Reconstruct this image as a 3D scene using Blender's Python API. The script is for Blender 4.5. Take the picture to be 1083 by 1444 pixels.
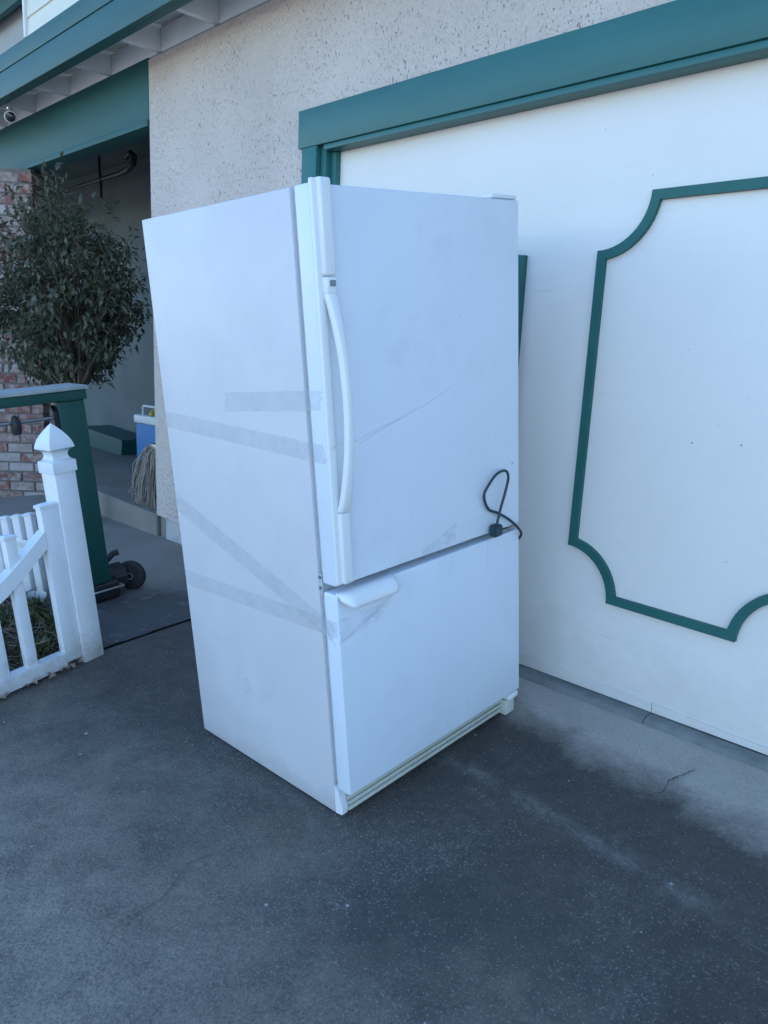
import bpy, bmesh, math, random
from mathutils import Vector, Matrix, noise
for o in list(bpy.data.objects): bpy.data.objects.remove(o)
sc = bpy.context.scene; C = sc.collection
R = math.radians

# ------------------------------------------------------------------ camera, sky, sun, exposure
cd = bpy.data.cameras.new('camera'); cam = bpy.data.objects.new('camera', cd); C.objects.link(cam)
cam.location = (0.1555, -2.4046, 1.2396); cam.rotation_euler = (1.35326, -0.04559, 0.81360)
cd.sensor_width = 36; cd.lens = 1080.69 * 36 / 1444; cd.clip_start = .05; cd.clip_end = 2000
sc.camera = cam
SUN_EL = R(43); SUN_DIR = Vector((-.20, .98, 0)).normalized()          # sun stands behind the garage, to the right of the view
w = bpy.data.worlds.new('World'); sc.world = w; w.use_nodes = True
nt = w.node_tree; bg = nt.nodes['Background']
sky = nt.nodes.new('ShaderNodeTexSky'); sky.sky_type = 'NISHITA'; sky.sun_disc = False
sky.sun_elevation = SUN_EL; sky.sun_rotation = math.atan2(SUN_DIR.x, SUN_DIR.y)
sky.air_density = 1.3; sky.dust_density = 0; sky.ozone_density = 8.5
nt.links.new(sky.outputs[0], bg.inputs[0]); bg.inputs[1].default_value = .15
sl = bpy.data.lights.new('sun', 'SUN'); sl.energy = 3.2; sl.angle = R(.53); sl.color = (1, .94, .86)
so = bpy.data.objects.new('sun', sl); C.objects.link(so)
sv = Vector((SUN_DIR.x*math.cos(SUN_EL), SUN_DIR.y*math.cos(SUN_EL), math.sin(SUN_EL)))
so.rotation_euler = sv.to_track_quat('Z', 'Y').to_euler(); so.location = (-6, 12, 14)
vs = sc.view_settings; vs.view_transform = 'Standard'; vs.look = 'None'; vs.gamma = 1; vs.use_curve_mapping = False
vs.exposure = 1.74

# ------------------------------------------------------------------ frame of the sloping driveway
SX, SY = .028, .1025
def gz(x, y): return SX*max(-14, min(8, x)) + SY*max(-9, min(.6, y))
NRM = Vector((-SX, -SY, 1)).normalized()
def slope_matrix(x, y, rot=0, dz=0):
    ex = Vector((math.cos(rot), math.sin(rot), 0)); ex.z = ex.x*SX + ex.y*SY; ex.normalize()
    ey = NRM.cross(ex)
    m = Matrix((ex, ey, NRM)).transposed().to_4x4(); m.translation = Vector((x, y, gz(x, y))) + NRM*dz
    return m

# ------------------------------------------------------------------ material helpers
MATS = {}
def nodes(name):
    m = bpy.data.materials.new(name); m.use_nodes = True; MATS[name] = m
    t = m.node_tree; return m, t, t.nodes['Principled BSDF'], t.links
def N(t, kind, **kw):
    n = t.nodes.new('ShaderNode' + kind)
    for k, v in kw.items():
        if k in n.inputs.keys(): n.inputs[k].default_value = v
        else: setattr(n, k, v)
    return n
def ramp(t, fac, stops):
    r = t.nodes.new('ShaderNodeValToRGB'); t.links.new(fac, r.inputs[0])
    e = r.color_ramp.elements
    while len(e) < len(stops): e.new(.5)
    for i, (p, c) in enumerate(stops):
        e[i].position = p; e[i].color = (c, c, c, 1) if isinstance(c, (int, float)) else (*c, 1)
    return r.outputs[0]
def mix(t, fac, a, b, mode='MIX'):
    m = t.nodes.new('ShaderNodeMix'); m.data_type = 'RGBA'; m.blend_type = mode
    for sock, v in ((m.inputs[0], fac), (m.inputs[6], a), (m.inputs[7], b)):
        if isinstance(v, (int, float)): sock.default_value = v
        elif isinstance(v, tuple): sock.default_value = (*v, 1)
        else: t.links.new(v, sock)
    return m.outputs[2]
def mth(t, op, a, b=0., c=None, clamp=False):
    m = t.nodes.new('ShaderNodeMath'); m.operation = op; m.use_clamp = clamp
    for i, v in enumerate((a, b) if c is None else (a, b, c)):
        if isinstance(v, (int, float)): m.inputs[i].default_value = v
        else: t.links.new(v, m.inputs[i])
    return m.outputs[0]
def coords(t, scale=(1, 1, 1), rand=False):
    tc = t.nodes.new('ShaderNodeTexCoord'); mp = t.nodes.new('ShaderNodeMapping'); mp.inputs['Scale'].default_value = scale
    t.links.new(tc.outputs['Object'], mp.inputs[0])
    if rand:
        oi = t.nodes.new('ShaderNodeObjectInfo'); v = t.nodes.new('ShaderNodeVectorMath'); v.operation = 'SCALE'
        v.inputs[0].default_value = (37, 53, 71); t.links.new(oi.outputs['Random'], v.inputs['Scale']); t.links.new(v.outputs[0], mp.inputs['Location'])
    return mp.outputs[0]
def noi(t, vec, scale, detail=4, rough=.55, dist=0):
    n = N(t, 'TexNoise', Scale=scale, Detail=detail, Roughness=rough, Distortion=dist); t.links.new(vec, n.inputs['Vector']); return n.outputs[0]
def bump(t, b, h, strength, dist, prev=None):
    n = N(t, 'Bump', Strength=strength, Distance=dist); t.links.new(h, n.inputs['Height'])
    if prev is not None: t.links.new(prev, n.inputs['Normal'])
    t.links.new(n.outputs[0], b.inputs['Normal']); return n.outputs[0]
def paint(name, col, col2, rough=.5, nscale=6, bscale=80, bstr=.15, bdist=.002, stretch=(1, 1, 1), rand=False, spec=.5):
    m, t, b, L = nodes(name); v = coords(t, stretch, rand)
    f = ramp(t, noi(t, v, nscale, 6, .6), [(.35, 0.), (.7, 1.)])
    L.new(mix(t, f, col, col2), b.inputs['Base Color']); b.inputs['Roughness'].default_value = rough
    b.inputs['Specular IOR Level'].default_value = spec
    bump(t, b, noi(t, v, bscale, 5, .6), bstr, bdist); return m

# --- stucco: coarse knock-down texture with open pits, their shade painted into the colour, and faint stains
m, t, b, L = nodes('stucco'); v = coords(t)
big = noi(t, v, 1.3, 5, .6); fine = noi(t, v, 95, 4, .6); mid = noi(t, v, 22, 5, .6, .4)
vst = coords(t, (1.25, 1, .62))
spk = ramp(t, noi(t, vst, 85, 3, .6, .5), [(.62, 0.), (.70, 1.)])
spk2 = ramp(t, noi(t, vst, 42, 5, .65, 1.0), [(.655, 0.), (.72, 1.)])
zone = ramp(t, noi(t, v, 2.1, 6, .7), [(.40, .12), (.60, 1.)])
pit = mth(t, 'MULTIPLY', mth(t, 'MAXIMUM', spk, spk2), zone)
c0 = mix(t, ramp(t, big, [(.35, 0.), (.68, 1.)]), (.57, .485, .42), (.66, .565, .495))
c0 = mix(t, ramp(t, mid, [(.42, 0.), (.7, .25)]), c0, (.70, .62, .555))
c0 = mix(t, mth(t, 'MULTIPLY', pit, .28), c0, (.26, .24, .22))
L.new(c0, b.inputs['Base Color']); b.inputs['Roughness'].default_value = .9; b.inputs['Specular IOR Level'].default_value = .2
hh = mth(t, 'SUBTRACT', mth(t, 'ADD', mth(t, 'MULTIPLY', mid, .8), mth(t, 'MULTIPLY', fine, .5)), mth(t, 'MULTIPLY', pit, 1.2))
bump(t, b, hh, 1., .014)

# --- garage door: painted plywood with faint horizontal checks and dust
m, t, b, L = nodes('door_paint'); v = coords(t); vs_ = coords(t, (.6, 1, 22)); vv = coords(t, (30, 1, .5))
chk = ramp(t, noi(t, vs_, 6, 6, .7), [(.60, 0.), (.68, 1.)])
chk = mth(t, 'MULTIPLY', chk, ramp(t, noi(t, v, 2.2, 4, .6), [(.5, 0.), (.66, 1.)]))
c0 = mix(t, ramp(t, noi(t, v, 1.1, 5, .6), [(.35, 0.), (.7, 1.)]), (.78, .725, .665), (.83, .78, .72))
c0 = mix(t, mth(t, 'MULTIPLY', chk, .5), c0, (.50, .47, .43))
spk = ramp(t, noi(t, v, 46, 2, .5), [(.76, 0.), (.80, 1.)])
c0 = mix(t, mth(t, 'MULTIPLY', spk, .45), c0, (.33, .31, .28))
sx = N(t, 'SeparateXYZ'); L.new(v, sx.inputs[0])
low = mth(t, 'MULTIPLY', ramp(t, mth(t, 'ADD', sx.outputs[2], mth(t, 'MULTIPLY', noi(t, v, 7, 5, .7), .5)), [(.20, 1.), (.55, 0.)]), .38)
c0 = mix(t, low, c0, (.45, .41, .36))
L.new(c0, b.inputs['Base Color']); b.inputs['Roughness'].default_value = .5; b.inputs['Specular IOR Level'].default_value = .35
n1 = bump(t, b, noi(t, vs_, 14, 5, .7), .5, .003); bump(t, b, noi(t, vv, 9, 4, .6), .3, .002, n1)

paint('green_trim', (.024, .122, .115), (.032, .145, .136), .45, 5, 60, .2, .0015, (.5, 1, 3), True, .4)  # lens veil put into this colour, so lighter than the moulding green
paint('green_moulding', (.017, .106, .094), (.024, .128, .114), .5, 7, 60, .25, .0015, (1, 1, 1), True, .3)
paint('green_beam', (.019, .092, .090), (.025, .108, .104), .55, 4, 40, .25, .002, (.4, 1, 3), True, .35)
paint('green_stand', (.007, .060, .050), (.011, .078, .064), .45, 6, 60, .2, .0015, (1, 1, .4), True, .4)
paint('eave_white', (.70, .70, .68), (.80, .80, .77), .65, 5, 50, .3, .002, (1, 1, 1), True, .3)
paint('siding_cream', (.68, .67, .56), (.74, .73, .62), .6, 3, 40, .25, .002, (.4, 1, 6), True, .3)
paint('grey_wall', (.34, .35, .34), (.40, .41, .40), .7, 3, 50, .3, .002)
paint('vinyl_white', (.74, .75, .76), (.80, .81, .82), .32, 9, 150, .05, .0005, (1, 1, 1), True)
m = MATS['vinyl_white']; t = m.node_tree; b = t.nodes['Principled BSDF']; v = coords(t); sz = N(t, 'SeparateXYZ'); t.links.new(v, sz.inputs[0])
old = b.inputs['Base Color'].links[0].from_socket
dirt = ramp(t, mth(t, 'ADD', sz.outputs[2], mth(t, 'MULTIPLY', noi(t, v, 11, 7, .75), .30)), [(.14, .75), (.30, .0)])
c0 = mix(t, dirt, old, (.33, .29, .23)); c0 = mix(t, ramp(t, noi(t, v, 26, 6, .75, .8), [(.62, 0.), (.74, .35)]), c0, (.48, .46, .42))
t.links.new(c0, b.inputs['Base Color'])
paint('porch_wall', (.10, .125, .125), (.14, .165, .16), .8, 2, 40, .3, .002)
paint('black_plastic', (.012, .013, .015), (.022, .023, .026), .5, 20, 200, .1, .0006)
paint('tyre', (.014, .014, .015), (.03, .03, .031), .8, 30, 200, .2, .001)
paint('steel', (.35, .36, .37), (.48, .49, .5), .35, 30, 200, .1, .0004)
MATS['steel'].node_tree.nodes['Principled BSDF'].inputs['Metallic'].default_value = .9
paint('weathered_grey', (.30, .33, .32), (.42, .45, .43), .8, 14, 60, .5, .003, (4, 1, 1))
paint('cooler_blue', (.006, .17, .44), (.009, .20, .50), .35, 6, 150, .08, .0006)
paint('cooler_white', (.66, .69, .70), (.74, .77, .78), .4, 6, 150, .08, .0006)
paint('mop_cotton', (.20, .17, .14), (.36, .32, .27), .95, 40, 300, .5, .002)
paint('bucket_grey', (.42, .44, .46), (.5, .52, .54), .5, 8, 100, .08, .0005)
paint('teal_box', (.008, .07, .075), (.014, .09, .095), .5, 8, 100, .1, .0006)
paint('mortar', (.15, .135, .12), (.21, .19, .17), .95, 20, 120, .7, .004)
paint('roofing', (.10, .095, .09), (.16, .15, .14), .95, 20, 90, .7, .006)
paint('bark', (.10, .075, .055), (.16, .12, .09), .95, 12, 60, .8, .01, (1, 1, .3))
paint('lens_black', (.01, .012, .02), (.015, .018, .03), .08, 5, 50, .01, .0001)
paint('rubber_cord', (.015, .04, .055), (.022, .052, .068), .5, 30, 200, .1, .0004)
paint('fruit_yellow', (.45, .36, .05), (.55, .46, .10), .6, 30, 100, .1, .001)
paint('threshold', (.14, .145, .13), (.25, .255, .235), .8, 9, 70, .6, .004)
paint('screw', (.10, .11, .13), (.2, .21, .22), .4, 60, 200, .1, .0003)

# --- bricks: weathered, per-brick tone, lime haze
m, t, b, L = nodes('brick'); v = coords(t, (1, 1, 1), True)
oi = N(t, 'ObjectInfo')
c0 = ramp(t, oi.outputs['Random'], [(0., (.16, .055, .04)), (.3, (.27, .10, .075)), (.55, (.22, .12, .10)), (.75, (.34, .25, .22)), (1., (.42, .36, .33))])
c0 = mix(t, ramp(t, noi(t, v, 14, 6, .65), [(.42, 0.), (.64, .8)]), c0, (.42, .39, .36))
c0 = mix(t, ramp(t, noi(t, v, 40, 4, .6), [(.55, 0.), (.75, .5)]), c0, (.10, .07, .06))
L.new(c0, b.inputs['Base Color']); b.inputs['Roughness'].default_value = .9
bump(t, b, noi(t, v, 60, 5, .65), .6, .004)

# --- concrete of porch and walk
def concrete(name, a, bb, dark, dscale, dlo, dhi):
    m, t, b, L = nodes(name); v = coords(t)
    c = mix(t, ramp(t, noi(t, v, 1.7, 7, .62), [(.35, 0.), (.68, 1.)]), a, bb)
    c = mix(t, ramp(t, noi(t, v, dscale, 6, .65, .4), [(dlo, 0.), (dhi, .8)]), c, dark)
    c = mix(t, ramp(t, noi(t, v, 130, 3, .6), [(.5, 0.), (.75, .4)]), c, (.10, .095, .09))
    L.new(c, b.inputs['Base Color']); b.inputs['Roughness'].default_value = .92
    n1 = bump(t, b, noi(t, v, 160, 4, .6), .5, .003); bump(t, b, noi(t, v, 9, 5, .6), .35, .008, n1); return m
concrete('porch_concrete', (.19, .17, .145), (.25, .225, .195), (.14, .13, .12), 2.6, .52, .75)
concrete('wall_footing', (.40, .385, .36), (.50, .48, .45), (.22, .21, .2), 5, .5, .75)
# the walk: tan concrete, dark tarry stain where it meets the driveway
m, t, b, L = nodes('walk_concrete'); v = coords(t); sx = N(t, 'SeparateXYZ'); L.new(v, sx.inputs[0])
c0 = mix(t, ramp(t, noi(t, v, 1.7, 7, .62), [(.35, 0.), (.68, 1.)]), (.20, .18, .15), (.27, .245, .21))
edge = mth(t, 'ADD', mth(t, 'ADD', sx.outputs[0], mth(t, 'MULTIPLY', sx.outputs[1], -.9)), mth(t, 'MULTIPLY', noi(t, v, 3.2, 7, .68, .5), 1.1))
c0 = mix(t, ramp(t, mth(t, 'MULTIPLY_ADD', edge, .25, 1.0), [(.27, 0.), (.40, .94)]), c0, (.062, .060, .060))
c0 = mix(t, ramp(t, noi(t, v, 9, 6, .75, 1.2), [(.55, 0.), (.68, .7)]), c0, (.22, .21, .195))
c0 = mix(t, ramp(t, noi(t, v, 130, 3, .6), [(.5, 0.), (.75, .4)]), c0, (.09, .085, .08))
L.new(c0, b.inputs['Base Color']); b.inputs['Roughness'].default_value = .92
n1 = bump(t, b, noi(t, v, 160, 4, .6), .5, .003); bump(t, b, noi(t, v, 9, 5, .6), .35, .008, n1)

# --- driveway: worn black sealer over concrete, bare concrete apron by the door, scuffs, a pale drag mark, specks
m, t, b, L = nodes('sealed_driveway'); v = coords(t); sx = N(t, 'SeparateXYZ'); L.new(v, sx.inputs[0])
X, Y = sx.outputs[0], sx.outputs[1]
seal = mix(t, ramp(t, noi(t, v, 1.15, 8, .62, .3), [(.36, 0.), (.66, 1.)]), (.062, .055, .047), (.098, .087, .074))
worn = mth(t, 'MULTIPLY', ramp(t, noi(t, v, 2.3, 9, .72, .7), [(.50, 0.), (.68, 1.)]), ramp(t, noi(t, v, 45, 5, .75), [(.40, 0.), (.62, 1.)]))
seal = mix(t, mth(t, 'MULTIPLY', worn, .42), seal, (.25, .24, .22))
# drag mark, running away from the refrigerator
dl = mth(t, 'ABSOLUTE', mth(t, 'ADD', mth(t, 'ADD', Y, mth(t, 'MULTIPLY', X, .042)), mth(t, 'ADD', .672, mth(t, 'MULTIPLY', mth(t, 'SUBTRACT', noi(t, v, 5, 4, .6), .5), .07))))
drag = mth(t, 'MULTIPLY', ramp(t, dl, [(.0, .62), (.05, 0.)]), ramp(t, noi(t, v, 7, 8, .8, .8), [(.42, 0.), (.62, 1.)]))
drag = mth(t, 'MULTIPLY', drag, ramp(t, mth(t, 'ADD', X, 2.), [(.2, 0.), (.75, 1.)]))
drag = mth(t, 'MULTIPLY', drag, ramp(t, mth(t, 'MULTIPLY_ADD', X, -1., 0.), [(.30, 0.), (.55, 1.)]))
seal = mix(t, drag, seal, (.30, .285, .26))
# brownish smudges, then grit: sparse pale grains, denser in patches and towards the street
seal = mix(t, ramp(t, noi(t, v, 1.9, 7, .7, .5), [(.50, 0.), (.68, .5)]), seal, (.135, .118, .085))
seal = mix(t, ramp(t, noi(t, v, 26, 8, .8), [(.44, .5), (.60, 0.)]), seal, (.045, .044, .044))
dens = mth(t, 'ADD', noi(t, v, 2.4, 7, .72, .6), mth(t, 'MULTIPLY', mth(t, 'ADD', Y, 1.2), -.14))
g1 = ramp(t, mth(t, 'ADD', noi(t, v, 150, 2, .6), mth(t, 'MULTIPLY', dens, .20)), [(.69, 0.), (.77, .75)])
seal = mix(t, g1, seal, (.24, .22, .19))
g2 = ramp(t, noi(t, coords(t, (1.07, .95, 1)), 95, 3, .6), [(.72, 0.), (.79, .45)])
seal = mix(t, g2, seal, (.30, .285, .26))
g3 = ramp(t, noi(t, v, 120, 3, .6), [(.30, .8), (.36, 0.)])
seal = mix(t, g3, seal, (.02, .02, .02))
for sc1, sc2, th in ((5, 90, .72), (80, 6, .725)):
    seal = mix(t, ramp(t, noi(t, coords(t, (sc1, sc2, 1)), 1.6, 3, .6, .3), [(th, 0.), (th+.03, .45)]), seal, (.26, .25, .235))
street_pale = ramp(t, mth(t, 'ADD', mth(t, 'MULTIPLY', mth(t, 'ADD', Y, 1.35), -.9), noi(t, v, 2.0, 8, .7)), [(.30, 0.), (1.10, .85)])  # paler, warmer speckled tone, growing towards the street
seal = mix(t, mth(t, 'MULTIPLY', street_pale, ramp(t, mth(t, 'ADD', mth(t, 'MULTIPLY', noi(t, v, 130, 4, .7), .6), mth(t, 'MULTIPLY', noi(t, v, 8, 8, .8), .4)), [(.40, .2), (.58, 1.)])), seal, (.32, .27, .20))
vo = N(t, 'TexVoronoi', Scale=17.); L.new(v, vo.inputs['Vector'])
seal = mix(t, ramp(t, mth(t, 'ADD', vo.outputs['Distance'], mth(t, 'MULTIPLY', noi(t, v, 4, 3, .5), .35)), [(.185, .9), (.215, 0.)]), seal, (.42, .41, .40))
apron = mix(t, ramp(t, noi(t, v, 2.6, 7, .65), [(.35, 0.), (.68, 1.)]), (.40, .355, .305), (.51, .46, .40))
apron = mix(t, ramp(t, noi(t, v, 120, 4, .7), [(.48, 0.), (.75, .45)]), apron, (.11, .105, .1))
ae = mth(t, 'ADD', Y, mth(t, 'MULTIPLY', mth(t, 'SUBTRACT', noi(t, v, 3.4, 9, .70, .35), .5), .34))
ae = mth(t, 'ADD', ae, mth(t, 'MULTIPLY', mth(t, 'SUBTRACT', noi(t, v, 70, 3, .7), .5), .09))
ap = ramp(t, mth(t, 'ADD', ae, mth(t, 'MULTIPLY', X, .10)), [(.0, 0.), (1., 1.)])
ap = mth(t, 'ADD', mth(t, 'ADD', ae, mth(t, 'MULTIPLY', X, .09)), 1.)
ap = ramp(t, ap, [(.55, 0.), (.74, 1.)])
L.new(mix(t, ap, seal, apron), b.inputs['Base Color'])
L.new(ramp(t, noi(t, v, 6, 6, .6), [(.3, .62), (.7, .85)]), b.inputs['Roughness']); b.inputs['Specular IOR Level'].default_value = .4
n1 = bump(t, b, noi(t, v, 150, 5, .75), .9, .004); bump(t, b, noi(t, v, 12, 6, .6), .25, .006, n1)

paint('far_ground', (.25, .235, .215), (.33, .315, .29), .95, .3, 30, .4, .01)  # ground beyond the view, paled to bounce sunlight back at the house
paint('soil', (.045, .033, .026), (.09, .068, .052), 1., 16, 70, 1., .015)
paint('crack_dark', (.05, .047, .043), (.08, .075, .07), 1., 30, 90, .3, .002)

# --- refrigerator enamel
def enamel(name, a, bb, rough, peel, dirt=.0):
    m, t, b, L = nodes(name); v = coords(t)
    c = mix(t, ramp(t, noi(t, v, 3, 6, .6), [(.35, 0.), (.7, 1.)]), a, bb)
    if dirt:
        d = mth(t, 'MULTIPLY', ramp(t, noi(t, v, 4.2, 8, .72, .9), [(.52, 0.), (.74, 1.)]), dirt)
        scr = mth(t, 'MULTIPLY', ramp(t, noi(t, coords(t, (60, 60, 1.6)), 1.5, 3, .6, .4), [(.70, 0.), (.73, .5)]), ramp(t, noi(t, v, 3, 3, .5), [(.5, 0.), (.62, 1.)]))
        c = mix(t, scr, c, (.40, .39, .37))
        sz = N(t, 'SeparateXYZ'); L.new(v, sz.inputs[0])
        foot = ramp(t, mth(t, 'ADD', sz.outputs[2], mth(t, 'MULTIPLY', noi(t, v, 9, 6, .75), .16)), [(.08, .45), (.16, 0.)])
        c = mix(t, foot, c, (.36, .34, .31))
        c = mix(t, d, c, (.46, .48, .49))
        sp = ramp(t, noi(t, v, 60, 2, .5), [(.775, 0.), (.80, .6)]); c = mix(t, sp, c, (.35, .35, .35))
    L.new(c, b.inputs['Base Color'])
    L.new(ramp(t, noi(t, v, 4, 5, .6), [(.3, rough*.85), (.7, rough*1.25)]), b.inputs['Roughness'])
    b.inputs['Coat Weight'].default_value = .15; b.inputs['Coat Roughness'].default_value = .2
    n1 = bump(t, b, noi(t, v, 420, 2, .5), peel, .0007); bump(t, b, noi(t, v, 2.6, 3, .45), .35, .014, n1); return m
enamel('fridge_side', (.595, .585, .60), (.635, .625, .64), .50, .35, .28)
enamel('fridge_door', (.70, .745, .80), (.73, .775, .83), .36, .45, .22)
enamel('fridge_plastic', (.77, .775, .77), (.80, .805, .80), .36, .08)
paint('gasket', (.42, .44, .46), (.50, .52, .54), .7, 20, 100, .1, .001)
paint('grille_beige', (.50, .50, .42), (.58, .58, .50), .55, 14, 120, .15, .001)
paint('grey_badge', (.18, .20, .22), (.24, .26, .28), .4, 20, 100, .05, .0004)
m, t, b, L = nodes('clear_tape'); v = coords(t)
L.new(mix(t, noi(t, v, 30, 5, .6), (.50, .53, .55), (.66, .69, .71)), b.inputs['Base Color'])
b.inputs['Roughness'].default_value = .12
L.new(ramp(t, noi(t, v, 16, 6, .7, .6), [(.35, .12), (.68, .31)]), b.inputs['Alpha'])
bump(t, b, noi(t, v, 55, 4, .6), .35, .003)
m, t, b, L = nodes('faint_film'); v = coords(t)
b.inputs['Base Color'].default_value = (.56, .58, .62, 1); b.inputs['Roughness'].default_value = .3
L.new(ramp(t, noi(t, v, 22, 6, .7, .6), [(.40, .02), (.72, .28)]), b.inputs['Alpha'])
paint('tape_residue', (.60, .63, .67), (.66, .69, .72), .45, 25, 90, .3, .001)

# --- leaves
def leafmat(name, a, bb, tr):
    m, t, b, L = nodes(name); g = N(t, 'NewGeometry')
    c = mix(t, g.outputs['Random Per Island'], a, bb)
    L.new(c, b.inputs['Base Color']); b.inputs['Roughness'].default_value = .55; b.inputs['Specular IOR Level'].default_value = .35
    tl = N(t, 'BsdfTranslucent'); L.new(c, tl.inputs[0]); ms = N(t, 'MixShader'); ms.inputs[0].default_value = tr
    L.new(b.outputs[0], ms.inputs[1]); L.new(tl.outputs[0], ms.inputs[2]); L.new(ms.outputs[0], t.nodes['Material Output'].inputs[0])
leafmat('shrub_leaf', (.050, .070, .038), (.15, .155, .105), .2)
leafmat('weed_leaf', (.045, .065, .022), (.10, .11, .045), .25)
leafmat('dry_stem', (.16, .12, .085), (.30, .23, .17), .1)
leafmat('dry_leaf', (.20, .12, .085), (.42, .33, .24), .15)

# ------------------------------------------------------------------ mesh helpers
def box(bm, x0, x1, y0, y1, z0, z1, bev=0, seg=2, M=None):
    g = bmesh.ops.create_cube(bm, size=1)['verts']
    for v in g: v.co = Vector((x0+(v.co.x+.5)*(x1-x0), y0+(v.co.y+.5)*(y1-y0), z0+(v.co.z+.5)*(z1-z0)))
    if bev:
        es = list({e for v in g for e in v.link_edges})
        r = bmesh.ops.bevel(bm, geom=es, offset=bev, segments=seg, affect='EDGES', profile=.5)
        g = list({v for f in r['faces'] for v in f.verts} | {v for v in g if v.is_valid})
    if M is not None:
        for v in g: v.co = M @ v.co
    return g
def tube(bm, pts, rad, n=8, caps=True):
    pts = [Vector(p) for p in pts]; rs = rad if isinstance(rad, (list, tuple)) else [rad]*len(pts)
    rings = []; up = None
    for i, p in enumerate(pts):
        d = (pts[min(i+1, len(pts)-1)]-pts[max(i-1, 0)]).normalized()
        if up is None: up = Vector((0, 0, 1)) if abs(d.z) < .9 else Vector((1, 0, 0))
        a = d.cross(up).normalized(); u = a.cross(d).normalized(); up = u
        rings.append([bm.verts.new(p+rs[i]*(a*math.cos(k*2*math.pi/n)+u*math.sin(k*2*math.pi/n))) for k in range(n)])
    for i in range(len(rings)-1):
        for k in range(n): bm.faces.new((rings[i][k], rings[i][(k+1) % n], rings[i+1][(k+1) % n], rings[i+1][k]))
    if caps: bm.faces.new(rings[0][::-1]); bm.faces.new(rings[-1])
def lathe(bm, prof, n=24, M=None):
    rings = []
    for r, z in prof:
        rings.append([bm.verts.new((r*math.cos(k*2*math.pi/n), r*math.sin(k*2*math.pi/n), z)) for k in range(n)])
    for i in range(len(rings)-1):
        for k in range(n): bm.faces.new((rings[i][k], rings[i][(k+1) % n], rings[i+1][(k+1) % n], rings[i+1][k]))
    if prof[0][0] > 1e-5: bm.faces.new(rings[0][::-1])
    if prof[-1][0] > 1e-5: bm.faces.new(rings[-1])
    if M is not None:
        for r in rings:
            for v in r: v.co = M @ v.co
def prism(bm, poly, axis, a, b_):
    """extrude a 2-D polygon along an axis (0,1,2) from a to b_"""
    def P(q, h):
        l = list(q); l.insert(axis, h); return l
    A = [bm.verts.new(P(q, a)) for q in poly]; B = [bm.verts.new(P(q, b_)) for q in poly]
    n = len(poly)
    for i in range(n): bm.faces.new((A[i], A[(i+1) % n], B[(i+1) % n], B[i]))
    bm.faces.new(A[::-1]); bm.faces.new(B)
def obj(name, bm, mat, parent=None, smooth=False, kind=None, mesh=None):
    if mesh is None:
        bmesh.ops.recalc_face_normals(bm, faces=bm.faces[:])
        mesh = bpy.data.meshes.new(name); bm.to_mesh(mesh); bm.free(); mesh.materials.append(MATS[mat])
        if smooth:
            for f in mesh.polygons: f.use_smooth = True
            mesh.set_sharp_from_angle(angle=R(38))
    o = bpy.data.objects.new(name, mesh); C.objects.link(o)
    if parent: o.parent = parent
    if kind: o['kind'] = kind
    return o
def thing(name, label, cat, M=None, group=None):
    o = bpy.data.objects.new(name, None); C.objects.link(o); o.empty_display_size = .1
    if M is not None: o.matrix_world = M
    o['label'] = label; o['category'] = cat
    if group: o['group'] = group
    return o
def tag(o, label, cat, group=None):
    o['label'] = label; o['category'] = cat
    if group: o['group'] = group
    return o
def bx(name, mat, parent, *a, bev=.003, seg=2, smooth=True, M=None):
    bm = bmesh.new(); box(bm, *a, bev=bev, seg=seg, M=M); return obj(name, bm, mat, parent, smooth)
T = lambda x, y, z: Matrix.Translation((x, y, z))

# ------------------------------------------------------------------ ground, driveway, walk
def sheet(name, mat, xs, ys, dz, amp=0):
    bm = bmesh.new(); g = [[bm.verts.new((x, y, gz(x, y)+dz+(amp*noise.noise((x*.9, y*.9, 3.1)) if amp else 0))) for y in ys] for x in xs]
    for i in range(len(xs)-1):
        for j in range(len(ys)-1): bm.faces.new((g[i][j], g[i+1][j], g[i+1][j+1], g[i][j+1]))
    return obj(name, bm, mat, None, True, 'structure')
lin = lambda a, b_, n: [a+(b_-a)*i/n for i in range(n+1)]
sheet('ground', 'far_ground', [-600, -200, -60, -30] + lin(-14, 8, 11) + [30, 60, 200, 600], [-600, -200, -60, -30] + lin(-9, .6, 12) + [30, 60, 200, 600], -.03)
JOINT = -3.07
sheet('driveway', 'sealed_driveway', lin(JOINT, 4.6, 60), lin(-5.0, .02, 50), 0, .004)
wk = sheet('walkway', 'walk_concrete', lin(-12, JOINT-.009, 60), lin(-3.2, .02, 160), .006, .004)
for v_ in wk.data.vertices:         # crumbled edge at the joint
    if v_.co.x > JOINT-.03: v_.co.x += .012*noise.noise((v_.co.y*14, 0, 2))+.008*noise.noise((v_.co.y*45, 0, 7))-.004; v_.co.z -= .004*max(0, noise.noise((v_.co.y*30, 3, 2)))
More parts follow.
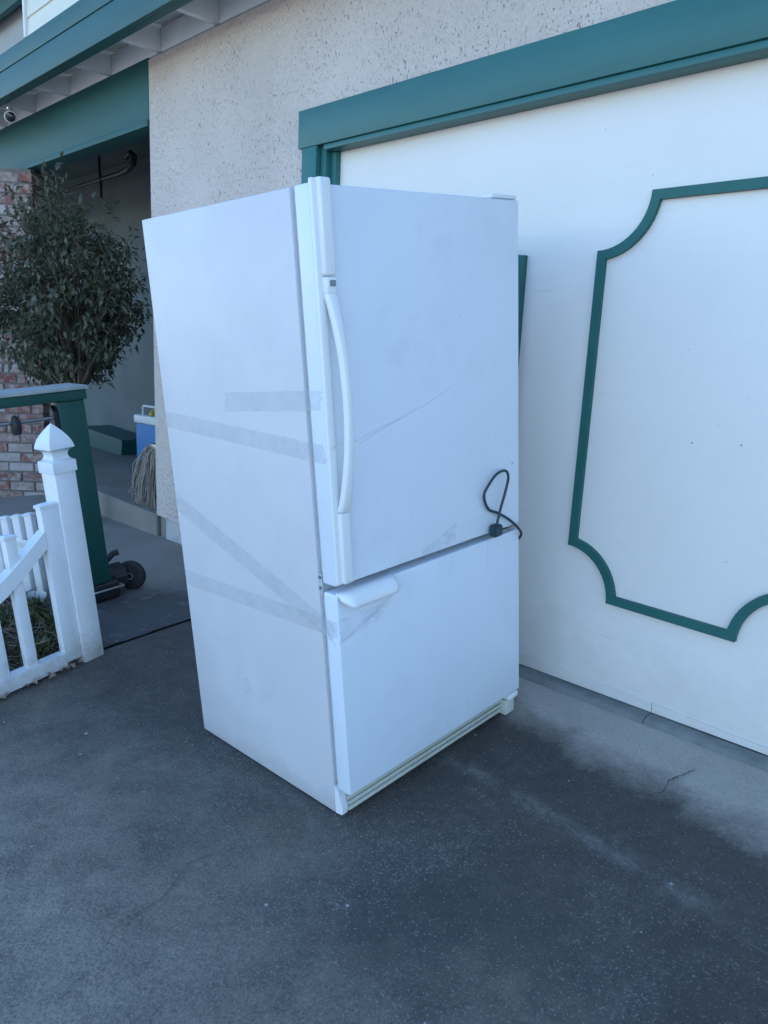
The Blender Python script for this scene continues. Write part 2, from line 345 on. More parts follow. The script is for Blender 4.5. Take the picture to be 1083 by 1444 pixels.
# hairline cracks, as thin sunken-looking strips in the slab
def crack(name, pts, wd, parent):
    bm = bmesh.new(); random.seed(len(pts)); prev = None
    fine = []
    for a, b_ in zip(pts, pts[1:]):
        for k in range(7):
            f = k/7; fine.append((a[0]+(b_[0]-a[0])*f+random.uniform(-.0025, .0025), a[1]+(b_[1]-a[1])*f+random.uniform(-.0025, .0025)))
    for i, (x, y) in enumerate(fine):
        ww = wd*random.uniform(.3, 1.2)*(1-abs(2*i/len(fine)-1)**4*.8); z = gz(x, y)+.0065
        cur = (bm.verts.new((x-ww, y+ww*.4, z)), bm.verts.new((x+ww, y-ww*.4, z)))
        if prev: bm.faces.new((prev[0], prev[1], cur[1], cur[0]))
        prev = cur
    obj(name, bm, 'crack_dark', parent)
drv = bpy.data.objects['driveway']
crack('crack', [(-.76, -.36), (-.735, -.315), (-.75, -.25), (-.73, -.19), (-.715, -.14)], .0024, drv)
crack('crack', [(-1.36, -1.83), (-1.46, -1.70), (-1.45, -1.60), (-1.52, -1.47), (-1.49, -1.36)], .0012, drv)

# ------------------------------------------------------------------ garage building
gar = thing('garage', 'beige stucco garage front with green trim and white exposed rafters', 'building')
XC = -4.555
bm = bmesh.new()        # stucco front, pieces round the door opening
prism(bm, [(XC, .03), (-2.99, .03), (-2.99, 2.83), (XC, 2.83)], 1, 0, .18)
prism(bm, [(-2.99, 2.19), (2.2, 2.19), (2.2, 2.83), (-2.99, 2.83)], 1, 0, .18)
prism(bm, [(2.2, .0), (3.2, .0), (3.2, 2.83), (2.2, 2.83)], 1, 0, .18)
obj('stucco_wall', bm, 'stucco', gar)
bm = bmesh.new(); prism(bm, [(XC, -.3), (XC+.16, -.3), (XC+.16, 2.83), (XC, 2.83)], 1, .181, 6); obj('side_wall', bm, 'stucco', gar)
bm = bmesh.new(); prism(bm, [(3.04, -.3), (3.2, -.3), (3.2, 2.83), (3.04, 2.83)], 1, .181, 6); obj('side_wall', bm, 'stucco', gar)
bm = bmesh.new(); prism(bm, [(-4.4, -.3), (3.03, -.3), (3.03, 2.83), (-4.4, 2.83)], 1, 5.85, 6); obj('rear_wall', bm, 'stucco', gar)
bm = bmesh.new(); box(bm, XC+.10, -2.85, .012, .17, -.4, .028, .006); obj('footing', bm, 'wall_footing', gar, True)
bm = bmesh.new(); box(bm, XC+.012, XC+.095, .02, .17, -.4, .027, .01); obj('footing', bm, 'porch_concrete', gar, True)
# door trim
bx('door_header', 'green_trim', gar, -3.013, 2.15, -.03, .0, 2.118, 2.284)
bx('door_header_cap', 'green_trim', gar, -2.83, 2.0, -.020, .058, 2.094, 2.1165, bev=.002)
bx('header_underside', 'green_trim', gar, -2.838, 2.0, .0, .14, 2.1175, 2.19, bev=.002)
bx('door_jamb', 'green_trim', gar, -2.985, -2.875, -.028, .0, -.08, 2.1175)
bx('door_jamb', 'green_trim', gar, -2.988, -2.838, .002, .14, -.10, 2.1175)
bx('jamb_stop', 'green_trim', gar, -2.836, -2.80, .03, .14, -.09, 2.093)
bx('door_jamb', 'green_trim', gar, 2.0, 2.11, -.028, .0, -.05, 2.1175)
bx('door_jamb', 'green_trim', gar, 2.001, 2.15, .002, .14, -.05, 2.1175)
# rounded concrete threshold along the foot of the door (follows the slab)
for xa, xb in ((-2.83, -.978), (-.974, 2.0)):
    bm = bmesh.new(); prof = [(-.004, -.02), (-.004, .004), (.001, .014), (.010, .020), (.022, .022), (.10, .022), (.10, -.02)]
    A = [bm.verts.new((xa, y, z+SX*xa)) for y, z in prof]; B = [bm.verts.new((xb, y, z+SX*xb)) for y, z in prof]
    for i in range(len(prof)-1): bm.faces.new((A[i], A[i+1], B[i+1], B[i]))
    bm.faces.new(A); bm.faces.new(B[::-1]); obj('threshold', bm, 'threshold', gar, True)
# eave: rafter tails, blocking, deck, fascia
RX = [-2.49, -3.13, -3.768, -4.405, -5.063, -5.745, -6.40, -7.05, -7.70]
for x in RX: bx('rafter', 'eave_white', gar, x-.045, x, -.335, .10, 2.846, 2.985, bev=.003)
for i in range(len(RX)-1): bx('blocking', 'eave_white', gar, RX[i+1]+.003, RX[i]-.048, .003, .04, 2.843, 2.97, bev=.002)
for i in range(3): bx('deck_board', 'eave_white', gar, -8.2, 3.4, -.335+.115*i, -.335+.115*i+.112, 2.986+.002*(i % 2), 3.01, bev=.002)
bx('fascia_board', 'green_beam', gar, -8.4, 3.4, -.362, -.337, 2.80, 2.958, bev=.003)
bx('fascia_board', 'green_beam', gar, -8.4, 3.4, -.367, -.337, 2.961, 3.066, bev=.003)
bx('fascia_underside', 'green_beam', gar, -8.4, 3.4, -.3365, -.285, 2.803, 2.842, bev=.002)
# lap siding above, its corner trim, the grey wall left of it and that wall's fascia
for k in range(6):
    z = 3.067+k*.112
    bm = bmesh.new(); prism(bm, [(-.358, z), (-.335, z), (-.335, z+.115), (-.347, z+.115)], 0, -5.50, 3.2); obj('siding_board', bm, 'siding_cream', gar)
bx('corner_trim', 'eave_white', gar, -5.535, -5.502, -.37, -.30, 3.067, 3.74)
bx('upper_wall', 'grey_wall', gar, -5.50, 3.2, -.334, .0, 3.011, 3.74, bev=0)
bx('recessed_wall', 'grey_wall', gar, -9.6, -5.536, -.10, .0, 3.011, 3.74, bev=0)
bx('upper_fascia', 'green_beam', gar, -9.6, -5.536, -.22, -.18, 3.455, 3.74)
bx('upper_fascia', 'green_trim', gar, -5.9, 3.5, -.64, -.60, 3.60, 3.78)
bm = bmesh.new(); prism(bm, [(-.62, 3.745), (6.6, 5.05), (12.6, 3.2), (12.6, 3.1), (6.6, 4.93), (-.62, 3.66)], 0, -10.5, 3.7); obj('roof', bm, 'roofing', gar)

# ------------------------------------------------------------------ garage door
gd = thing('garage_door', 'white painted garage door with green scalloped-corner mouldings', 'garage door')
bm = bmesh.new(); prism(bm, [(-2.835, SX*-2.835+.024), (1.998, SX*1.998+.024), (1.998, 2.13), (-2.835, 2.13)], 1, .06, .10); obj('door_slab', bm, 'door_paint', gd)
for xa, xb in ((-2.79, -.979), (-.976, 1.99)):
    bm = bmesh.new(); g = .026
    prism(bm, [(xa, SX*xa+g), (xb, SX*xb+g), (xb, .032), (xa, .032)], 1, .054, .0605); obj('bottom_strip', bm, 'door_paint', gd)
def moulding(p0, p1, zb, zt, r, wd=.031, th=.018):
    def outline(off):
        q = r+off; pts = []
        for cx, cz, a0, a1, in ((p0, zt, -90, 0), (p1, zt, 180, 270), (p1, zb, 90, 180), (p0, zb, 0, 90)):
            seq = []
            s = {(-90, 0): (0, -90), (180, 270): (270, 180), (90, 180): (180, 90), (0, 90): (90, 0)}[(a0, a1)]
            # inner offset: straight sides move inwards by off, arc radius grows by off
            for k in range(15):
                a = R(s[0]+(s[1]-s[0])*k/14); seq.append([cx+q*math.cos(a), cz+q*math.sin(a)])
            pts.append(seq)
        out = []
        # order: walk clockwise from top-left arc bottom
        tl, tr, br, bl = pts
        def fix(seq):
            for p in seq:
                p[0] = min(max(p[0], p0+off), p1-off); p[1] = min(max(p[1], zb+off), zt-off)
            return seq
        out += fix(tl[::-1]) + fix(tr[::-1]) + fix(br[::-1]) + fix(bl[::-1])
        return out
    O, I = outline(0), outline(wd); n = len(O); y1 = .059; y0 = y1-th
    bm = bmesh.new()
    rows = []
    for pl, ins in ((O, 0), (O, 1), (I, 1), (I, 0)): rows.append([bm.verts.new((x, y0 if ins else y1, z)) for x, z in pl])
    for a, b_ in ((0, 1), (1, 2), (2, 3)):
        for i in range(n): bm.faces.new((rows[a][i], rows[a][(i+1) % n], rows[b_][(i+1) % n], rows[b_][i]))
    obj('moulding', bm, 'green_moulding', gd)
for k in range(4):
    x0 = -2.5125+1.1370*k; moulding(x0, x0+.8285, .348, 1.765, .181)
for x, z in ((-.961, .965), (-.803, .977)):
    bm = bmesh.new(); lathe(bm, [(.0028, 0), (.0026, .002), (.0015, .003)], 10, T(x, .061, z) @ Matrix.Rotation(R(90), 4, 'X')); obj('bolt', bm, 'screw', gd)

# ------------------------------------------------------------------ porch recess
po = thing('porch', 'dark recessed porch with concrete step and green beam beside garage', 'porch')
bm = bmesh.new(); box(bm, -10.5, XC-.004, .0, 1.3, -.5, .03, .012, 3); obj('floor_slab', bm, 'porch_concrete', po, True)
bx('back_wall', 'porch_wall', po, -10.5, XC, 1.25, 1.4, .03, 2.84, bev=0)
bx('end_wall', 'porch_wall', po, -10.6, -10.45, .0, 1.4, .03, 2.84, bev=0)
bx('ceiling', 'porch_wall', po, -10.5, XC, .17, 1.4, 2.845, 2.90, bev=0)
bx('beam', 'green_beam', po, -10.4, XC-.003, -.004, .155, 2.462, 2.8425, bev=.004)
bx('beam_trim', 'green_beam', po, -10.4, XC-.004, -.014, -.0045, 2.462, 2.50, bev=.002)

# ------------------------------------------------------------------ brick column
random.seed(4)
bc = thing('brick_column', 'weathered red and whitish brick column under the porch beam', 'column', T(-6.55, .0, -.32) @ Matrix.Rotation(R(49.5), 4, 'Z') @ T(-.834, 0, 0))
bx('mortar_core', 'mortar', bc, .010, .824, .010, .352, 0, 2.775, bev=0)
bmesh_cache = {}
def brick_mesh(l, d):
    k_ = (round(l, 4), d, random.randrange(3))
    if k_ not in bmesh_cache:
        bm = bmesh.new(); g = box(bm, 0, l, 0, d, 0, .070, .006, 2)
        for v in bm.verts: v.co += Vector((random.uniform(-1, 1), random.uniform(-1, 1), random.uniform(-1, 1)))*.002
        me = bpy.data.meshes.new('brick'); bm.to_mesh(me); bm.free(); me.materials.append(MATS['brick']); bmesh_cache[k_] = me
    return bmesh_cache[k_]
for k in range(33):
    z = .004+k*.0835
    if z+.075 > 2.78: break
    segs = [(0, .199), (.2117, .199), (.4233, .199), (.635, .199)] if k % 2 else [(0, .093), (.1058, .199), (.3175, .199), (.5292, .199), (.741, .093)]
    for x0, l in segs:
        o = obj('brick', None, None, bc, mesh=brick_mesh(l, .09)); o.location = (x0, random.uniform(-.004, .004), z)
    sd = [(.101, .12), (.231, .129)] if k % 2 else [(.101, .255)]
    for y0, l in sd:
        o = obj('brick', None, None, bc, mesh=brick_mesh(l, .085)); o.rotation_euler.z = R(90); o.location = (.834+random.uniform(-.003, .003), y0, z)

# ------------------------------------------------------------------ things on the porch
ck = thing('water_cooler', 'blue drinks cooler with white lid on the porch floor', 'cooler', T(-6.50, 1.03, .03) @ Matrix.Rotation(R(8), 4, 'Z'))
bm = bmesh.new(); prism(bm, [(-.17, -.13), (.17, -.13), (.19, -.11), (.19, .11), (.17, .13), (-.17, .13), (-.19, .11), (-.19, -.11)], 2, 0, .37); obj('body', bm, 'cooler_blue', ck, True)
bx('lid', 'cooler_white', ck, -.20, .20, -.14, .14, .371, .45, bev=.014, seg=3)
bm = bmesh.new(); tube(bm, [(-.10, -.10, .44), (-.10, -.10, .52), (-.085, -.10, .535), (.085, -.10, .535), (.10, -.10, .52), (.10, -.10, .44)], .011, 8); obj('handle', bm, 'cooler_white', ck, True)
fr_ = thing('yellow_flower_pick', 'small yellow flower cluster resting on the cooler lid', 'flower', T(-6.44, .95, .48))
for i, (dx, dy, dz, rr) in enumerate(((0, 0, .035, .03), (.035, .01, .025, .024), (.015, -.03, .022, .022))):
    bm = bmesh.new(); bmesh.ops.create_icosphere(bm, subdivisions=2, radius=rr, matrix=T(dx, dy, dz))
    for v in bm.verts: v.co += Vector((noise.noise(v.co*60+Vector((i, 0, 0))), noise.noise(v.co*60+Vector((9, i, 0))), 0))*.012
    obj('petal_cluster', bm, 'fruit_yellow', fr_, True)

random.seed(8)
mp = thing('string_mop', 'grey cotton string mop drooping over the porch step edge', 'mop', T(-4.73, .075, .03))
bm = bmesh.new()
for i in range(110):
    a = random.uniform(-math.pi, math.pi); sp = random.uniform(.2, 1)
    top = Vector((random.uniform(-.09, .08), random.uniform(-.02, .04), .43+random.uniform(-.02, .015)))
    ex = Vector((top.x*1.1+math.cos(a)*.14*sp-.13*sp, top.y-.02+abs(math.sin(a))*-.05*sp, random.uniform(-.02, .13)))
    mid = top.lerp(ex, .45)+Vector((math.cos(a)*.05*sp-.03, -.03*sp, .04)); q3 = top.lerp(ex, .8)+Vector((random.uniform(-.025, .02), -.01, random.uniform(-.01, .02)))
    pts = []
    for k in range(9):
        u = k/8; p = top*(1-u)**3+mid*3*u*(1-u)**2+q3*3*u*u*(1-u)+ex*u**3
        pts.append(p+Vector((math.sin(u*9+i)*.013*u, math.sin(u*7+i*2)*.006, math.cos(u*11+i)*.008)))
    tube(bm, pts, .0048, 5)
obj('strings', bm, 'mop_cotton', mp, True, 'stuff')
bx('clamp', 'steel', mp, -.02, .12, -.02, .03, .42, .46, bev=.006)
bm = bmesh.new(); tube(bm, [(.07, .01, .44), (.14, .06, 1.5)], .012, 8); obj('handle', bm, 'bark', mp, True)
bk = thing('mop_bucket', 'grey plastic bucket half hidden behind the mop', 'bucket', T(-4.86, .26, .03))
bm = bmesh.new(); lathe(bm, [(.11, 0), (.135, .26), (.145, .265), (.145, .285), (.132, .285), (.106, .012), (.0, .012)], 28); obj('shell', bm, 'bucket_grey', bk, True)
bm = bmesh.new(); tube(bm, [(-.14, 0, .27), (-.13, -.06, .22), (0, -.15, .16), (.13, -.06, .22), (.14, 0, .27)], .004, 6); obj('bail', bm, 'steel', bk, True)

tb = thing('storage_bin', 'low dark teal bin against the porch back wall', 'bin', T(-7.5, 1.06, .03))
bm = bmesh.new(); prism(bm, [(-.48, 0), (.42, 0), (.45, .13), (-.50, .16)], 1, -.14, .15); obj('body', bm, 'teal_box', tb)
bm = bmesh.new(); prism(bm, [(-.52, .162), (.47, .132), (.47, .158), (-.52, .19)], 1, -.155, .165); obj('lid', bm, 'teal_box', tb)

rd = thing('hanging_rod', 'dark iron rod with curled end hanging under the porch ceiling', 'rod', T(-7.4, .9, 2.6))
bm = bmesh.new(); tube(bm, [(-.90, 0, -.02), (-.4, 0, .005), (.1, 0, .01), (.5, 0, .015), (.66, 0, .03), (.77, 0, .07), (.79, 0, .12), (.72, 0, .16), (.63, 0, .13)], [.014, .016, .02, .024, .027, .028, .028, .026, .02], 8); obj('bar', bm, 'black_plastic', rd, True)
bm = bmesh.new(); tube(bm, [(.12, -.01, -.16), (.12, -.01, .0), (.10, -.01, .08), (.10, -.01, .245)], .013, 6); obj('hanger', bm, 'black_plastic', rd, True)

sc_ = thing('security_camera', 'small white round security camera under the eave', 'camera', T(-6.24, -.24, 2.735))
D = (Vector((0.15, -2.4, 1.24))-Vector((-6.24, -.24, 2.735))).normalized(); Q = D.to_track_quat('Z', 'Y').to_matrix().to_4x4()
bm = bmesh.new(); lathe(bm, [(.0, -.06), (.03, -.055), (.042, -.03), (.044, .035), (.04, .045), (.034, .045)], 20, Q); obj('housing', bm, 'vinyl_white', sc_, True)
bm = bmesh.new(); lathe(bm, [(.034, .046), (.02, .05), (.0, .052)], 20, Q); obj('lens', bm, 'lens_black', sc_, True)
bm = bmesh.new(); tube(bm, [(-.03, .01, .01), (-.06, .02, .05), (-.06, .02, .12)], .014, 8); obj('bracket', bm, 'vinyl_white', sc_, True)

# ------------------------------------------------------------------ shrub
def leaf(bm, p, d, up, l, wd):
    s = d.cross(up); s = s.normalized() if s.length > 1e-4 else Vector((1, 0, 0)); u = s.cross(d)
    a = bm.verts.new(p); m1 = p+d*l*.45; b1 = bm.verts.new(m1+s*wd+u*wd*.35); b2 = bm.verts.new(m1-s*wd+u*wd*.35); mm = bm.verts.new(m1); e = bm.verts.new(p+d*l-u*l*.12)
    bm.faces.new((a, b1, mm)); bm.faces.new((a, mm, b2)); bm.faces.new((mm, b1, e)); bm.faces.new((mm, e, b2))
def rv(): 
    while True:
        v = Vector((random.uniform(-1, 1), random.uniform(-1, 1), random.uniform(-1, 1)))
        if .05 < v.length < 1: return v.normalized()
random.seed(21)
sh = thing('leafy_shrub', 'large leafy shrub in front of the brick column and porch', 'shrub', T(-5.33, -.14, gz(-5.33, -.14)))
CR = Vector((-.03, -.10, 1.66)); RAD = Vector((.60, .55, .70))
bt = bmesh.new(); bl = bmesh.new()
tube(bt, [(0, 0, -.05), (.02, .01, .35), (-.01, -.03, .75), (.0, -.06, 1.15), (-.02, -.08, 1.5)], [.04, .034, .03, .026, .016], 10)
for i in range(230):
    d = rv(); f = random.uniform(.55, 1.0)**.6
    wob = 1+.28*noise.noise(d*1.9+Vector((3, 1, 7)))
    tip = CR+Vector((d.x*RAD.x, d.y*RAD.y, d.z*RAD.z))*f*wob
    st = Vector((0, -.05, min(random.uniform(.85, 1.5), tip.z-.02)))
    md = st.lerp(tip, .55)+Vector((0, 0, .06)); pts = [st, st.lerp(md, .5), md, md.lerp(tip, .55), tip]
    tube(bt, pts, [.010, .008, .006, .004, .0025], 5)
    for k in range(38):
        u = random.uniform(.55, 1.06); p = md.lerp(tip, (u-.4)/.6)+rv()*random.uniform(.01, .10)
        dd = (rv()*.8+d*.5+Vector((0, 0, -.25))).normalized()
        leaf(bl, p, dd, Vector((0, 0, 1))+rv()*.5, random.uniform(.042, .075), random.uniform(.010, .017))
obj('trunk', bt, 'bark', sh, True); obj('crown', bl, 'shrub_leaf', sh)

# ------------------------------------------------------------------ wheeled green stand
ST = slope_matrix(-3.66, -.78)
st = thing('rolling_stand', 'dark green wooden rail stand with grey top on a black wheeled base', 'stand', ST)
bx('leg', 'green_stand', st, -.105, .0, -.064, .066, .105, 1.075, bev=.004)
bx('leg', 'green_stand', st, -.105, .0, -1.33, -1.20, .105, 1.075, bev=.004)
bx('apron', 'green_stand', st, -.135, .012, -1.46, .078, 1.077, 1.126, bev=.004)
bx('top_board', 'weathered_grey', st, -.225, .022, -1.47, .088, 1.127, 1.146, bev=.004)
bm = bmesh.new(); tube(bm, [(-.03, -1.2, 1.0), (-.03, -.066, 1.0)], .009, 8); obj('cross_bar', bm, 'steel', st, True)
kn = bm = bmesh.new(); lathe(bm, [(.0, -.045), (.02, -.04), (.026, -.015), (.024, .02), (.014, .045), (.0, .05)], 14, T(-.025, -.27, .985)); obj('knob', bm, 'black_plastic', st, True)
bm = bmesh.new(); prism(bm, [(-.09, .84), (-.02, .84), (-.02, 1.03), (-.05, 1.06), (-.09, .98)], 1, -.088, -.066); obj('bracket', bm, 'black_plastic', st)
bm = bmesh.new(); box(bm, -.20, .02, -.19, .10, .012, .104, .012, 3); obj('base', bm, 'black_plastic', st, True)
bm = bmesh.new(); tube(bm, [(.024, -.07, .085), (.075, -.07, .088), (.08, -.06, .09), (.08, .09, .09), (.075, .10, .088), (.024, .10, .085)], .006, 8); obj('foot_bar', bm, 'steel', st, True)
bm = bmesh.new(); prism(bm, [(-.16, .06), (-.02, .06), (-.02, .105), (-.05, .15), (-.12, .16), (-.16, .12)], 1, .1015, .17); obj('axle_bracket', bm, 'black_plastic', st)
bm = bmesh.new(); tube(bm, [(-.16, .09, .15), (-.16, .16, .20), (-.15, .19, .205)], .018, 8); obj('latch', bm, 'black_plastic', st, True)
for yy in (.205,):
    wl = bpy.data.objects.new('wheel', None); C.objects.link(wl); wl.parent = st; wl.location = (-.06, yy, .084); wl.scale = (1.06, 1.06, 1.0); wl.rotation_euler = (R(90), 0, R(38))
    bm = bmesh.new(); lathe(bm, [(.052, -.02), (.068, -.021), (.076, -.015), (.079, 0), (.076, .015), (.068, .021), (.052, .02)], 32); obj('tyre', bm, 'tyre', wl, True)
    bm = bmesh.new(); lathe(bm, [(.0, -.012), (.018, -.024), (.022, -.012), (.048, -.010), (.0525, -.018), (.0525, .018), (.048, .010), (.022, .012), (.018, .024), (.0, .012)], 24); obj('rim', bm, 'grey_badge', wl, True)

# ------------------------------------------------------------------ picket fence beside the driveway
FR = R(12)
FM = slope_matrix(-3.065, -1.105, FR)
fe = thing('picket_fence', 'white vinyl picket fence with pointed end post beside the driveway', 'fence', FM)
pw = .0495
ps = bx('post', 'vinyl_white', fe, -pw, pw, -pw, pw, -.02, .875, bev=.006)
def sqloft(bm, prof):
    rings = [[bm.verts.new((sx_*r, sy_*r, z)) for sx_, sy_ in ((-1, -1), (1, -1), (1, 1), (-1, 1))] for r, z in prof]
    for i in range(len(rings)-1):
        for k in range(4): bm.faces.new((rings[i][k], rings[i][(k+1) % 4], rings[i+1][(k+1) % 4], rings[i+1][k]))
    bm.faces.new(rings[0][::-1]); bm.faces.new(rings[-1])
prof = [(.0545, .852), (.0545, .895), (.052, .900)]
for k in range(9):      # cove
    a = R(-80+160*k/8); prof.append((.0525-.0185*math.cos(a), .9245+.0235*math.sin(a)))
prof += [(.053, .951), (.0565, .9525)]
for k in range(1, 13):  # gothic point
    u = k/12; prof.append((.0565*(1-u**2.1)*(1-.22*u)+.0008, .9525+.103*u))
bm = bmesh.new(); sqloft(bm, prof); o = obj('cap', bm, 'vinyl_white', ps)
for f in o.data.polygons: f.use_smooth = True
o.data.set_sharp_from_angle(angle=R(40))
def picket(parent, x, y, wx, wy, z0, z1, cap=True):
    p = bx('picket', 'vinyl_white', parent, x-wx/2, x+wx/2, y-wy/2, y+wy/2, z0, z1, bev=.0025)
    if cap:
        bm = bmesh.new(); e = .004
        prof = [(1., z1-.004), (1., z1+.008), (.55, z1+.013)]
        rings = [[bm.verts.new((x+sx_*(wx/2+e)*r, y+sy_*(wy/2+e)*r, z)) for sx_, sy_ in ((-1, -1), (1, -1), (1, 1), (-1, 1))] for r, z in prof]
        for i in range(2):
            for k in range(4): bm.faces.new((rings[i][k], rings[i][(k+1) % 4], rings[i+1][(k+1) % 4], rings[i+1][k]))
        bm.faces.new(rings[0][::-1]); bm.faces.new(rings[-1]); obj('cap', bm, 'vinyl_white', p)
picket(fe, .016, -.0895, .040, .078, .03, .725)
def railz(y): # scalloped line of the top rail, per distance from the post
    s = -y; return .30+.31*(max(0, (1.3-s)/1.3))**2.6
ys = [-.272, -.395, -.518, -.641, -.764, -.887, -1.01]
for i, y in enumerate(ys): picket(fe, .012, y, .036, .046, .02, [.636, .53, .45, .41, .38, .37, .37][i])
def bar(name, parent, pts, hx, hz, mat='vinyl_white'):
    bm = bmesh.new(); rings = []
    for x, y, z in pts: rings.append([bm.verts.new((x+a*hx, y, z+c_*hz)) for a, c_ in ((-1, -1), (1, -1), (1, 1), (-1, 1))])
    for i in range(len(rings)-1):
        for k in range(4): bm.faces.new((rings[i][k], rings[i][(k+1) % 4], rings[i+1][(k+1) % 4], rings[i+1][k]))
    bm.faces.new(rings[0][::-1]); bm.faces.new(rings[-1])
    bmesh.ops.bevel(bm, geom=[e for e in bm.edges if len(e.link_faces) == 2 and e.calc_face_angle(0) > 1], offset=.003, segments=2, affect='EDGES')
    return obj(name, bm, mat, parent, True)
bar('rail', fe, [(.014, y, z) for y, z in ((-.128, .590), (-.24, .507), (-.33, .445), (-.45, .385), (-.60, .335), (-.8, .30), (-1.1, .29))], .027, .036)
bar('rail', fe, [(.014, -.128, .045), (.014, -.6, .045), (.014, -1.1, .045)], .027, .030)

# far fence behind the planting bed
ff = thing('picket_fence', 'low white picket fence behind the weedy bed, mostly hidden by the near post', 'fence', slope_matrix(-3.97, -1.088, R(28)))
for k in range(-3, 3):
    z = .485+(.012*k if k > 0 else .007*k)
    picket(ff, k*.079, 0, .046, .034, .0, z+.0)
bar_pts = [(-.30, .02), (.6, .06)]
bm = bmesh.new(); box(bm, -.30, .20, -.022, -.0175, .345, .38, .001); obj('rail', bm, 'vinyl_white', ff, True)
bm = bmesh.new(); box(bm, -.30, .20, -.022, -.0175, .06, .10, .001); obj('rail', bm, 'vinyl_white', ff, True)

# planting bed between the fences
random.seed(5)
bm = bmesh.new(); nx, ny = 36, 50; g = {}
for i in range(nx+1):
    for j in range(ny+1):
        y = -1.02-2.0*j/ny; xr = -3.075+(-(y+1.1))*math.tan(FR) if y < -1.1 else -3.10
        x = xr-.03-(1.25)*i/nx; e = min(1, min(i, nx-i)/3, j/2+.3)
        g[i, j] = bm.verts.new((x, y, gz(x, y)+.008+e*(.03+.035*noise.noise((x*7, y*7, 0))+.02*noise.noise((x*21, y*21, 4)))))
for i in range(nx):
    for j in range(ny): bm.faces.new((g[i, j], g[i+1, j], g[i+1, j+1], g[i, j+1]))
obj('garden_bed', bm, 'soil', None, True, 'structure')
bs = bmesh.new(); bw = bmesh.new()
for i in range(900):
    y = random.uniform(-2.1, -1.08); xr = -3.10+(-(y+1.1))*math.tan(FR); x = xr-random.random()*.95-.02
    p = Vector((x, y, gz(x, y)+.03)); d = Vector((random.uniform(-1, 1), random.uniform(-1, 1), random.uniform(.0, .8))).normalized(); l = random.uniform(.06, .2)
    q = p+d*l*.6+Vector((0, 0, .02)); tube(bs, [p, q, p+d*l+Vector((random.uniform(-.03, .03), random.uniform(-.03, .03), -.01))], [.0028, .0022, .001], 4, False)
o = obj('dry_stems', bs, 'dry_stem', None, False, 'stuff'); tag(o, 'tangled dry brown stems lying in the planting bed', 'dry stems')
for i in range(150):
    y = random.uniform(-2.0, -1.08); xr = -3.12+(-(y+1.1))*math.tan(FR); x = xr-random.random()*.9-.03
    n0 = noise.noise((x*2.3, y*2.3, 9)); 
    if n0 < -.12: continue
    for k in range(26):
        dd = (rv()+Vector((0, 0, .9))).normalized(); p = Vector((x, y, gz(x, y)+.03))+rv()*.045+Vector((0, 0, .025))
        leaf(bw, p, dd, rv(), random.uniform(.03, .065), random.uniform(.006, .013))
o = obj('weeds', bw, 'weed_leaf', None, False, 'stuff'); tag(o, 'low green weeds growing in the bed behind the white fence', 'weeds')
bm = bmesh.new()
for i in range(70):
    s = random.random(); x = -3.02+s*.08+random.gauss(0, .02); y = -1.17-s*.40+random.gauss(0, .02)
    if i > 40: x = -3.03+random.gauss(0, .03); y = -1.22+random.gauss(0, .035)
    leaf(bm, Vector((x, y, gz(x, y)+.012+random.random()*(.04 if i > 40 else .012))), (rv()*Vector((1, 1, .35))).normalized(), Vector((0, 0, 1))+rv()*.6, random.uniform(.02, .05), random.uniform(.007, .014))
o = obj('leaf_litter', bm, 'dry_leaf', None, False, 'stuff'); tag(o, 'brown dead leaves gathered at the foot of the white post', 'dead leaves')

# ------------------------------------------------------------------ refrigerator
W_, D_, H_ = .840, .7234, 1.75
FMx = Matrix(((-.03107, -.99913, -.02784, -1.39114), (.99439, -.02808, -.10195, -1.05528), (.10108, -.03085, .9944, -.14713), (0, 0, 0, 1)))
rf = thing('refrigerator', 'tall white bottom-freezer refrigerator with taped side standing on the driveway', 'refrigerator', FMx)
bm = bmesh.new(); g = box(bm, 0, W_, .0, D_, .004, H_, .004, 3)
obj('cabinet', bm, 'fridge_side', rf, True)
bx('gasket', 'gasket', rf, .012, W_-.012, -.0165, -.0005, .755, 1.738, bev=0)
bx('gasket', 'gasket', rf, .012, W_-.012, -.0165, -.0005, .112, .70, bev=0)
bx('mullion', 'gasket', rf, .004, W_-.004, -.012, -.0004, .701, .754, bev=0)
def door(name, zbl, zbr, ztl, ztr):
    bm = bmesh.new(); y0, y1 = -.072, -.0168
    cs = [(0, zbl), (W_, zbr), (W_, ztr), (0, ztl)]
    A = [bm.verts.new((x, y0, z)) for x, z in cs]; B = [bm.verts.new((x, y1, z)) for x, z in cs]
    for i in range(4): bm.faces.new((A[i], A[(i+1) % 4], B[(i+1) % 4], B[i]))
    bm.faces.new(A[::-1]); bm.faces.new(B)
    bmesh.ops.bevel(bm, geom=bm.edges[:], offset=.0065, segments=4, affect='EDGES', profile=.5)
    return obj(name, bm, 'fridge_door', rf, True)
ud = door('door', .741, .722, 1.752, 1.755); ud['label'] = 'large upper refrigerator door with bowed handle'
fd = door('freezer_door', .093, .094, .717, .702); fd['label'] = 'lower freezer door with scooped pull lip'
